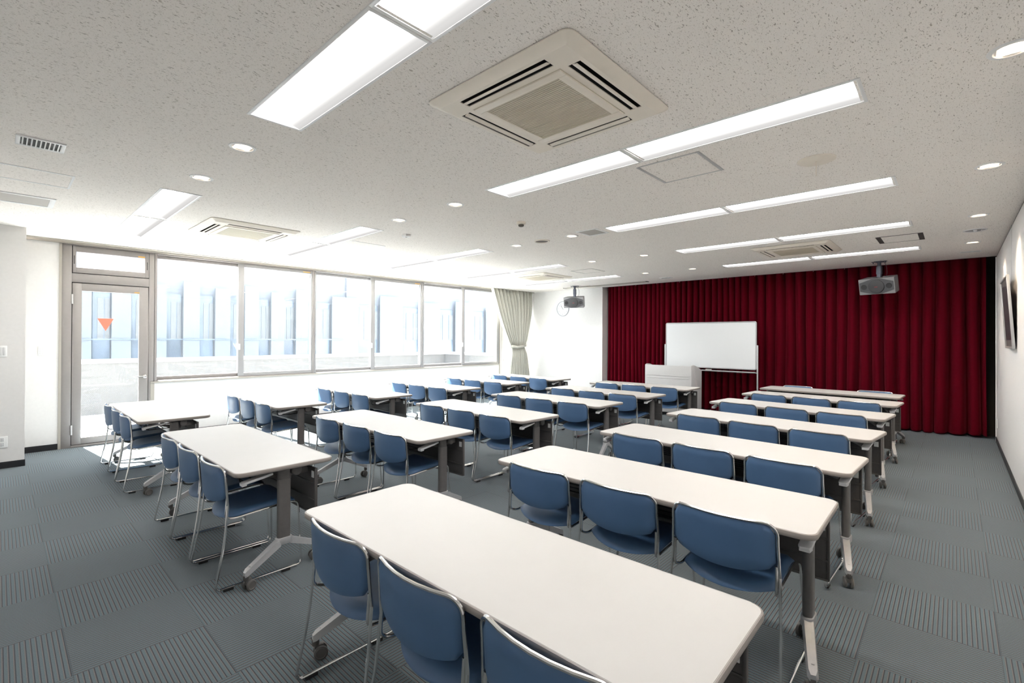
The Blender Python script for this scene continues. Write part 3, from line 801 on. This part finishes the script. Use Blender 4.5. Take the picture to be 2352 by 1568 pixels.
# ------------------------------------------------------------------ small ceiling items
def hatch(x0, x1, y0, y1, label, m, wx=.022, wy=.014):
    t = thing('access_hatch', label, 'access hatch', ((x0 + x1) / 2, (y0 + y1) / 2, H), 0, 'ceiling access hatches')
    hx, hy = (x1 - x0) / 2, (y1 - y0) / 2
    def fr(b):
        box(b, -hx, -hx + wx, -hy, hy, -.004, .004); box(b, hx - wx, hx, -hy, hy, -.004, .004)
        box(b, -hx + wx, hx - wx, -hy, -hy + wy, -.004, .004); box(b, -hx + wx, hx - wx, hy - wy, hy, -.004, .004)
    part('frame', m, t, fr)
    part('board', M['ceil'], t, lambda b: box(b, -hx + wx, hx - wx, -hy + wy, hy - wy, -.002, .004), smooth=False)
hatch(-1.735, -1.268, 3.215, 3.692, 'square access hatch with an aluminium frame beside the second light pair', M['alu'])
hatch(-5.595, -5.13, -.06, .414, 'square access hatch with a white frame above the pillar', M['white'])
hatch(-.725, -.275, 7.42, 7.92, 'access hatch with dark end strips near the far air conditioner by the picture wall', mat('dark_strip', (.07, .065, .06), .6), .05, .006)
hatch(-6.37, -5.79, 3.155, 3.655, 'faint white access hatch beside the second light pair by the windows', M['white'], .012, .012)
hatch(-5.30, -4.835, 7.33, 7.79, 'faint access hatch beside the far air conditioner near the windows', M['greyg'], .008, .004)
def grille(x0, x1, y0, y1, label, core, along='x', n=9, blade=None):
    t = thing('air_vent', label, 'air vent', ((x0 + x1) / 2, (y0 + y1) / 2, H), 0, 'ceiling air vents')
    hx, hy = (x1 - x0) / 2, (y1 - y0) / 2; w = .022 if hx < .2 else .04
    w = min(w, hx * .3, hy * .3)
    part('frame', M['white'], t, lambda b: (box(b, -hx, -hx + w, -hy, hy, -.008, .003, .002), box(b, hx - w, hx, -hy, hy, -.008, .003, .002), box(b, -hx + w, hx - w, -hy, -hy + w, -.008, .003, .002), box(b, -hx + w, hx - w, hy - w, hy, -.008, .003, .002)))
    part('core', core, t, lambda b: box(b, -hx + w, hx - w, -hy + w, hy - w, -.0035, .003), smooth=False)
    if blade:
        part('blades', blade, t, lambda b: [box(b, -hx + w, hx - w, -hy + w + (2 * hy - 2 * w) * (i + .5) / n - .0035, -hy + w + (2 * hy - 2 * w) * (i + .5) / n + .0035, -.0075, -.003) for i in range(n)])
grille(-4.53, -4.32, .07, .305, 'white vent with black gaps between its blades', M['slot'], n=9, blade=M['white'])
grille(-6.56, -6.12, -.05, .365, 'beige square vent above the pillar', M['greyg'])
grille(-3.31, -3.03, 4.67, 4.97, 'square beige vent beside the third light pair, room centre', M['greyg'])
grille(-7.90, -7.58, 4.64, 4.92, 'square grey vent above the second window', M['greyg'])
grille(.055, .275, 9.42, 9.50, 'narrow grey vent by the corner of curtain and picture wall', M['greyg'])
grille(-4.52, -4.29, 9.37, 9.52, 'small grey vent before the red curtain', M['greyg'])
sl = thing('screen_slot', 'long beige projection screen slot in the ceiling before the clock wall', 'screen slot', (-6.1, 9.76, H))
part('cover', M['trimb'], sl, lambda b: box(b, -1.12, 1.10, -.06, .06, -.012, .004, .003))
part('end_cap', M['brown'], sl, lambda b: (box(b, 1.10, 1.13, -.06, .06, -.013, .004, .002), box(b, -1.15, -1.12, -.06, .06, -.013, .004, .002)))
sp_ = thing('ceiling_speaker', 'round ceiling speaker with a brown mesh and ivory ring', 'speaker', (-3.947, 4.823, H))
part('ring', M['ivory'], sp_, lambda b: lathe(b, [(.078, -.006), (.088, -.014), (.10, -.010), (.104, 0)], 32))
part('mesh_cover', M['brown'], sp_, lambda b: lathe(b, [(.080, -.006), (.05, -.010), (0, -.011)], 32))
sm = thing('smoke_detector', 'ivory smoke detector with a dark bottom', 'smoke detector', (-3.481, 3.892, H))
part('base', M['ivory'], sm, lambda b: lathe(b, [(.052, 0), (.052, -.018), (.044, -.026), (.03, -.028)], 24))
part('sensor', M['brown'], sm, lambda b: lathe(b, [(.030, -.026), (.030, -.044), (.020, -.050), (0, -.050)], 20))
sb = thing('sensor_box', 'small white box on the ceiling between the downlights', 'sensor', (-4.966, 3.425, H))
part('casing', M['white'], sb, lambda b: box(b, -.045, .045, -.035, .035, -.028, .001, .005))
part('lens', M['greyg'], sb, lambda b: lathe(b, [(0, -.034), (.012, -.032), (.016, -.028), (.016, -.026)], 14))
for (x, y), lb in (((-.718, 3.93), 'round ceiling disc with a thin hanging rod over the tables by the picture wall'), ((-7.205, 3.882), 'round ceiling disc with a thin hanging rod near the windows')):
    t = thing('hanging_rod_disc', lb, 'ceiling disc', (x, y, H), 0, 'ceiling discs with rods')
    part('disc', M['ivory'] if x > -2 else M['white'], t, lambda b: lathe(b, [(.118, 0), (.118, -.006), (.11, -.010), (0, -.011)], 32))
    part('rod', M['ivory'] if x > -2 else M['white'], t, lambda b: tube(b, [(0, 0, -.01), (0, 0, -.115)], .004, 8))
for (x, y), lb in (((.173, 7.653), 'round emergency light between two warm downlights by the picture wall'), ((-8.115, 2.006), 'round emergency light above the first window'), ((-7.95, 7.69), 'round emergency light above the third window')):
    t = thing('emergency_light', lb, 'emergency light', (x, y, H), 0, 'round emergency lights')
    part('ring', M['white'], t, lambda b: lathe(b, [(.088, -.004), (.098, -.009), (.104, 0)], 28))
    part('reflector', M['silver'], t, lambda b: lathe(b, [(.09, -.004), (.05, -.001), (.03, -.001), (0, -.001)], 28))
    part('bulb', M['white'], t, lambda b: (lathe(b, [(0, -.022), (.012, -.02), (.018, -.008), (.018, 0)], 16), tube(b, [(.05, .02, -.002), (.05, .02, -.03)], .004, 6)))
for n, x in enumerate((-5.48, -4.959, -4.429, -3.925, -3.41, -2.897, -2.397, -1.904, -1.428)):
    hk = part('ceiling_hook', M['chrome'], None, lambda b, x=x: tube(b, [(x, YE - .03, H), (x, YE - .03, H - .014), (x + .006, YE - .03, H - .022), (x, YE - .03, H - .030), (x - .006, YE - .03, H - .024)], .0025, 6))
    tag(hk, 'small metal hook on the ceiling edge before the red curtain', 'hook', 'ceiling hooks before the red curtain')

# ------------------------------------------------------------------ red curtain
def red_curtain():
    b = new(); random.seed(21)
    x = -6.335; prof = []
    while x < .33:
        w = random.uniform(.80, 1.22) * (.108 + .072 * min(1, max(0, (x + 5.5) / 4.5))); w = w if x + 1.5 * w < .375 else .375 - x; A = w * random.uniform(.52, .82); ph = random.uniform(-.25, .25)
        n = 10
        for k in range(n):
            t = k / n; s = .5 - .5 * math.cos(2 * PI * t)
            s = s ** (1.9 + ph)
            prof.append((x + w * (t + .05 * math.sin(2 * PI * t)), A * (s - .5) * 2 * .75, random.uniform(-.0015, .0015)))
        x += w
    zs = [.025, .05, .3, .7, 1.1, 1.5, 1.9, 2.3, 2.6, 2.8, 2.98]
    g = []
    for j, z in enumerate(zs):
        row = []; h = z / 2.98
        for i, (px, py, q) in enumerate(prof):
            drift = .018 * math.sin(px * 5.3 + 2.1 * h) * (1 - h) + .012 * math.sin(px * 11 + 3 * h) * (1 - h)
            amp = .82 + .30 * (1 - h)
            hem = .012 * math.sin(px * 2.3) + .008 * math.sin(px * 7.1)
            row.append(b.verts.new((px + drift, 10.40 + py * amp + .014 * math.sin(px * 1.7 + 1.5 * h), z + (hem if j < 2 else 0))))
        g.append(row)
    for A, B in zip(g, g[1:]):
        for i in range(len(A) - 1): b.faces.new((A[i], A[i + 1], B[i + 1], B[i]))
    o = build('stage_curtain', b, M['red'], None, sharp=180)
    so = o.modifiers.new('thickness', 'SOLIDIFY'); so.thickness = .004
    tag(o, 'long dark red pleated velvet curtain across the far wall', 'curtain')
red_curtain()

# ------------------------------------------------------------------ sage curtain by the window
def sage():
    t = thing('window_curtain', 'pale sage curtain tied back in the corner by the last window', 'curtain', (-8.5, 9.5, 0))
    b = new(); n = 150; zs = [0.03, .3, .6, .9, 1.1, 1.22, 1.27, 1.32, 1.45, 1.65, 1.9, 2.15, 2.4, 2.62, 2.81]
    random.seed(5); NP = 12; amp = [random.uniform(.6, 1.15) for _ in range(NP + 2)]
    g = []
    for z in zs:
        if z > 1.27:
            q = (z - 1.27) / (2.81 - 1.27); y0 = 9.27 + (8.47 - 9.27) * q ** .72; y1 = 9.80 + (10.10 - 9.80) * min(1, q * 1.5) ** .8
            if q < .12: y0 -= .05 * math.sin(PI * q / .12) * 0
        else:
            q = (1.27 - z) / 1.24; y0 = 9.27 - .16 * q ** .8; y1 = 9.80 + .27 * q ** .7
        row = []
        for i in range(n + 1):
            s = i / n; ph = s * NP; a = amp[int(ph)] * (1 - (ph % 1)) + amp[int(ph) + 1] * (ph % 1)
            wd = (y1 - y0); A = .042 + .030 * min(1, wd / 1.5)
            row.append(b.verts.new((-8.60 + A * a * math.sin(2 * PI * ph) - (.03 if 1.2 < z < 1.35 else 0), y0 + wd * (s + .006 * math.sin(4 * PI * ph)), z)))
        g.append(row)
    for A, B in zip(g, g[1:]):
        for i in range(n): b.faces.new((A[i], A[i + 1], B[i + 1], B[i]))
    bmesh.ops.translate(b, verts=b.verts, vec=(8.5, -9.5, 0))
    o = build('drape', b, M['linen'], t, sharp=180)
    so = o.modifiers.new('thickness', 'SOLIDIFY'); so.thickness = .003
    def band(bb):
        pts = [(-.02, -.27, 1.30), (-.02, -.10, 1.275), (-.035, .12, 1.295), (-.06, .30, 1.33), (-.18, .31, 1.33), (-.20, .1, 1.30), (-.18, -.25, 1.30)]
        pts = [Vector(p) for p in pts]; n_ = len(pts)
        lo = [bb.verts.new(p - Vector((0, 0, .035))) for p in pts]; hi = [bb.verts.new(p + Vector((0, 0, .035))) for p in pts]
        for i in range(n_): bb.faces.new((lo[i], lo[(i + 1) % n_], hi[(i + 1) % n_], hi[i]))
    tb = part('tieback', M['linen'], t, band); so = tb.modifiers.new('thickness', 'SOLIDIFY'); so.thickness = .006
sage()

# ------------------------------------------------------------------ whiteboard
wb = thing('whiteboard', 'large rolling whiteboard before the red curtain', 'whiteboard', (-3.655, 9.79, 0))
bd = part('board', M['wboard'], wb, lambda b: prism(b, rrect(-.885, .885, .945, 1.838, .02, 4), -.012, .012, .0, mtx=Matrix(((1, 0, 0, 0), (0, 0, -1, 0), (0, 1, 0, 0), (0, 0, 0, 1)))))
def bfr(b):
    t_ = rrect(-.892, .892, .938, 1.845, .026, 5); pts = [Vector((x, -.004, z)) for x, z in t_]
    tube(b, pts, .014, 8, closed=True)
part('board_frame', M['silver'], bd, bfr)
for s in (-1, 1):
    part('post', M['silver'], wb, lambda b, s=s: box(b, s * .918 - .012, s * .918 + .012, -.012, .012, .06, 1.40, .003))
    part('foot', M['silver'], wb, lambda b, s=s: (box(b, s * .918 - .016, s * .918 + .016, -.25, .25, .055, .085, .005),))
    for y in (-.23, .23):
        part('caster', M['caster'], wb, lambda b, s=s, y=y: lathe(b, [(0, -.012), (.024, -.012), (.028, 0), (.024, .012), (0, .012)], 16, Matrix.Translation((s * .918, y, .028)) @ Matrix.Rotation(PI / 2, 4, 'Y')))
part('tray', M['silver'], wb, lambda b: (box(b, -.905, .905, -.075, .008, .876, .884, .002), box(b, -.905, .905, -.078, -.070, .876, .896, .002), box(b, -.905, .905, -.01, .01, .862, .880, .002)))
er = part('board_eraser', M['greyg'], None, lambda b: box(b, -3.69, -3.58, 9.728, 9.775, .8845, .912, .006)); tag(er, 'small grey eraser on the whiteboard tray', 'eraser')

# ------------------------------------------------------------------ lectern
le = thing('lectern', 'pale grey boxy lectern standing before the whiteboard', 'lectern', (-4.16, 9.0, 0))
def lfront(b):
    box(b, -.478, .478, .0, .02, .072, .992, .005)
part('front_panel', M['lect'], le, lfront)
part('band', M['lecside'], le, lambda b: (box(b, -.445, .430, -.006, .002, .788, .796, .001), box(b, -.445, .430, -.006, .002, .742, .750, .001)))
for s in (-1, 1):
    def sd(b, s=s):
        pts = [(.02, .07), (.51, .07), (.51, .90)]
        for k in range(9):
            t = k / 8; pts.append((.51 - .44 * t, .90 + .110 * math.sin(t * PI / 2) ** 1.3))
        pts.append((.02, 1.0))
        prism(b, pts, -.014, .014, .004, 2, Matrix(((0, 0, 1, s * .464), (1, 0, 0, 0), (0, 1, 0, 0), (0, 0, 0, 1))))
    part('side_panel', M['lecside'], le, sd)
part('desk_top', M['lect'], le, lambda b: box(b, -.45, .45, .02, .49, .86, .885, .003, 2, Matrix.Translation((0, .25, .87)) @ Matrix.Rotation(R(-6), 4, 'X') @ Matrix.Translation((0, -.25, -.87))))
part('shelf', M['lect'], le, lambda b: (box(b, -.45, .45, .02, .48, .08, .10), box(b, -.45, .45, .02, .46, .45, .47)))
for s in (-1, 1):
    for y in (.06, .45):
        part('caster', M['caster'], le, lambda b, s=s, y=y: (lathe(b, [(0, -.012), (.026, -.012), (.03, 0), (.026, .012), (0, .012)], 16, Matrix.Translation((s * .42, y, .030)) @ Matrix.Rotation(PI / 2, 4, 'Y')), box(b, s * .42 - .02, s * .42 + .02, y - .02, y + .02, .055, .08, .003)))

# ------------------------------------------------------------------ hanging loudspeakers
def speaker(x, y, rz, tilt, label):
    t = thing('hanging_loudspeaker', label, 'speaker', (x, y, H), rz, 'ceiling hung loudspeakers')
    mx = Matrix.Translation((0, 0, -.41)) @ Matrix.Rotation(tilt, 4, 'X')
    W, D_, h = .245, .24, .128
    def cab(b):
        pts = [(-W, -.0), (W, 0), (W - .035, D_), (-W + .035, D_)]
        prism(b, pts, -h, h, .006, 2, mx)
    cb = part('cabinet', M['spk'], t, cab)
    def gr_(b):
        # hexagonal dark front with a bulging round centre
        pts = [(-W + .012, -.068), (-.06, -h + .004), (.06, -h + .004), (W - .012, -.068), (W - .012, .068), (.06, h - .004), (-.06, h - .004), (-W + .012, .068)]
        prism(b, pts, 0, .006, .0, mtx=mx @ Matrix(((1, 0, 0, 0), (0, 0, -1, 0), (0, 1, 0, 0), (0, 0, 0, 1))))
    g_ = part('front_grille', M['grill'], cb, gr_)
    def cone(b):
        lathe(b, [(.112, .004), (.108, .016), (.09, .022), (0, .024)], 32, mx @ Matrix(((1, 0, 0, 0), (0, 0, -1, 0), (0, 1, 0, 0), (0, 0, 0, 1))))
    part('woofer_cover', mat('woofer_mesh', (.04, .04, .042), .6), g_, cone)
    def tw(b):
        for sx in (-1, 1): lathe(b, [(.042, .006), (.038, .009), (.02, .006), (0, .008)], 24, mx @ Matrix.Translation((sx * .172, 0, 0)) @ Matrix(((1, 0, 0, 0), (0, 0, -1, 0), (0, 1, 0, 0), (0, 0, 0, 1))))
    part('tweeter', M['black'], g_, tw)
    part('badge', M['redlogo'], g_, lambda b: box(b, -.022, .022, -.0265, -.022, -.010, -.001, .001, 1, mx))
    def arm(b):
        tube(b, [(0, .1, -.005), (0, .1, -.075), (0, .1, -.09)], [.026, .026, .03], 10)
        box(b, -.034, .034, .066, .134, -.21, -.075, .01); box(b, -.028, .028, .072, .128, -.275, -.19, .008)
    part('bracket_arm', M['bracket'], t, arm)
    part('ceiling_plate', M['bracket'], t, lambda b: (box(b, -.10, .10, .07, .13, -.008, 0, .002), box(b, -.05, .05, .04, .16, -.016, 0, .004), [tube(b, [(sx, .1, -.008), (sx, .1, -.03)], .007, 8) for sx in (-.085, .085)]))
    part('mount_plate', M['black'], t, lambda b: box(b, -.075, .075, .05, .15, -.285, -.268, .003, 2))
    part('cable', M['black'], t, lambda b: tube(b, fillet([(.07, .1, -.02), (.10, .11, -.10), (.10, .12, -.22), (.05, .13, -.285)], .05, 4), .003, 6))
speaker(-6.72, 9.42, R(21), R(12), 'grey loudspeaker hung from the ceiling in front of the wall clock')
speaker(-.925, 9.62, R(-16), R(14), 'grey loudspeaker hung from the ceiling before the red curtain')

# ------------------------------------------------------------------ wall clock
ck = thing('wall_clock', 'round white wall clock partly behind the loudspeaker', 'clock', (-7.58, YF, 2.295))
my = Matrix(((1, 0, 0, 0), (0, 0, -1, 0), (0, 1, 0, 0), (0, 0, 0, 1)))
part('face', M['clock'], ck, lambda b: lathe(b, [(.185, .0), (.185, .012), (0, .012)], 40, my))
part('rim', M['clockrim'], ck, lambda b: lathe(b, [(.180, .014), (.184, .026), (.196, .026), (.202, .014), (.202, 0)], 40, my))
def nums(b):
    for k in range(12):
        a = 2 * PI * k / 12; cxn, czn = .145 * math.sin(a), .145 * math.cos(a)
        w = .007 if k not in (10, 11, 0) else .012
        box(b, cxn - w, cxn + w, -.0135, -.0122, czn - .016, czn + .016)
def digits(b):
    pass
for k in range(12):
    cu = bpy.data.curves.new('numeral', 'FONT'); cu.body = str(k if k else 12); cu.size = .052; cu.align_x = 'CENTER'; cu.align_y = 'CENTER'; cu.extrude = .0004
    tmp = bpy.data.objects.new('numeral_tmp', cu); COL.objects.link(tmp)
    dg = bpy.context.evaluated_depsgraph_get(); me = bpy.data.meshes.new_from_object(tmp.evaluated_get(dg)); bpy.data.objects.remove(tmp)
    a = 2 * PI * k / 12
    me.transform(Matrix.Translation((.145 * math.sin(a), -.0130, .145 * math.cos(a))) @ Matrix.Rotation(PI / 2, 4, 'X'))
    me.materials.clear(); me.materials.append(M['ink'])
    o = bpy.data.objects.new('numeral', me); COL.objects.link(o); o.parent = ck
def hand(l, w, ang):
    def fn(b):
        m_ = Matrix.Rotation(-ang, 4, 'Z')
        prism(b, [(-w, -.025), (w, -.025), (w * .6, l), (-w * .6, l)], .015, .017, mtx=my @ m_)
    return fn
part('minute_hand', M['ink'], ck, hand(.135, .005, R(-31)))
part('hour_hand', M['ink'], ck, hand(.095, .007, R(-36)))

# ------------------------------------------------------------------ picture on the right wall
def picture():
    t = thing('framed_picture', 'dark framed photograph leaning out from the wall on a wire', 'picture', (XR, 7.38, 1.43))
    mx = Matrix.Translation((-.012, 0, 0)) @ Matrix.Rotation(R(-3.4), 4, 'Y')
    hw, hh = .455, .755
    part('mount', M['matb'], t, lambda b: box(b, -.012, -.002, -hw + .01, hw - .01, .01, hh - .01, 0, 2, mx))
    part('photograph', M['photo'], t, lambda b: box(b, -.0135, -.011, -hw + .09, hw - .09, .09, hh - .09, 0, 2, mx))
    def fr(b):
        for y0, y1, z0, z1 in ((-hw, -hw + .022, 0, hh), (hw - .022, hw, 0, hh), (-hw + .022, hw - .022, 0, .022), (-hw + .022, hw - .022, hh - .022, hh)):
            box(b, -.024, .0, y0, y1, z0, z1, .002, 2, mx)
    part('frame', M['alu'], t, fr)
    part('wire', M['alu'], t, lambda b: (tube(b, [(-.008, .07, H - .03 - 1.43), (-.010, .07, .62)], .0016, 6), tube(b, [(-.006, .07, H - .02 - 1.43), (-.012, .07, H - .05 - 1.43)], .005, 6)))
picture()

# ------------------------------------------------------------------ switches and outlets
def plate(name, loc, w, h, label, cat, parts, axis):
    # axis '+x': faces +x, '-x': faces -x
    t = thing(name, label, cat, loc); s = 1 if axis == '+x' else -1
    part('cover_plate', M['white'], t, lambda b: box(b, min(0, s * .008), max(0, s * .008), -w / 2, w / 2, -h / 2, h / 2, .003))
    for nm, m, y0, y1, z0, z1, pr in parts:
        part(nm, m, t, lambda b, y0=y0, y1=y1, z0=z0, z1=z1, pr=pr: box(b, min(s * .006, s * pr), max(s * .006, s * pr), y0, y1, z0, z1, .001))
LG = mat('pale_grey_key', (.70, .70, .70), .45)
plate('light_switch', (XL, .40, 1.32), .072, .122, 'white light switch beside the glass door', 'light switch', [('rocker', LG, -.026 + .0 + .028 * i, -.002 + .028 * i, -.045 + .031 * j, -.017 + .031 * j, .011) for i in (0, 1) for j in range(3)], '+x')
plate('light_switch', (-7.965, .015, 1.338), .125, .128, 'white light switch with a red lamp on the pillar', 'light switch', [('rocker', LG, -.05 + .026 * i, -.028 + .026 * i, -.045, .045, .011) for i in range(4)] + [('pilot_lamp', M['redlogo'], .0, .006, .008, .014, .012)], '+x')
plate('wall_outlet', (-7.965, .028, .302), .122, .130, 'white double wall outlet low on the pillar', 'outlet', [('socket', LG, .002, .032, .004, .05, .010), ('socket', LG, .002, .032, -.05, -.004, .010)] + [('contact_slot', M['ink'], y - .002, y + .002, z - .006, z + .006, .0106) for y in (.010, .024) for z in (.018, .036, -.018, -.036)], '+x')
plate('wall_outlet', (XR, 9.95, .30), .12, .125, 'white wall outlet by the end of the picture wall', 'outlet', [('socket', LG, -.02, .02, .005, .045, .012), ('socket', LG, -.02, .02, -.045, -.005, .012)], '-x')

# ------------------------------------------------------------------ light
w = bpy.data.worlds.new('sky'); S.world = w; w.use_nodes = True
nt = w.node_tree; bg = nt.nodes['Background']; bg.inputs['Color'].default_value = (.86, .93, 1.0, 1); bg.inputs['Strength'].default_value = 4.5
sd = bpy.data.lights.new('sun', 'SUN'); so = bpy.data.objects.new('sun', sd); COL.objects.link(so)
sd.energy = 58; sd.angle = R(.6); sd.color = (1, .97, .92)
so.rotation_euler = Vector((1.79, .20, -2.14)).to_track_quat('-Z', 'Y').to_euler(); so.location = (-20, 2, 20)

S.view_settings.view_transform = 'Standard'; S.view_settings.look = 'None'
S.view_settings.exposure = 1.4; S.view_settings.gamma = 1.0; S.view_settings.use_curve_mapping = False
S.render.film_transparent = False
cy = S.cycles
cy.max_bounces = 10; cy.diffuse_bounces = 6; cy.glossy_bounces = 4; cy.transparent_max_bounces = 12; cy.sample_clamp_indirect = 6.0
cy.use_denoising = True
cy.caustics_reflective = False; cy.caustics_refractive = False
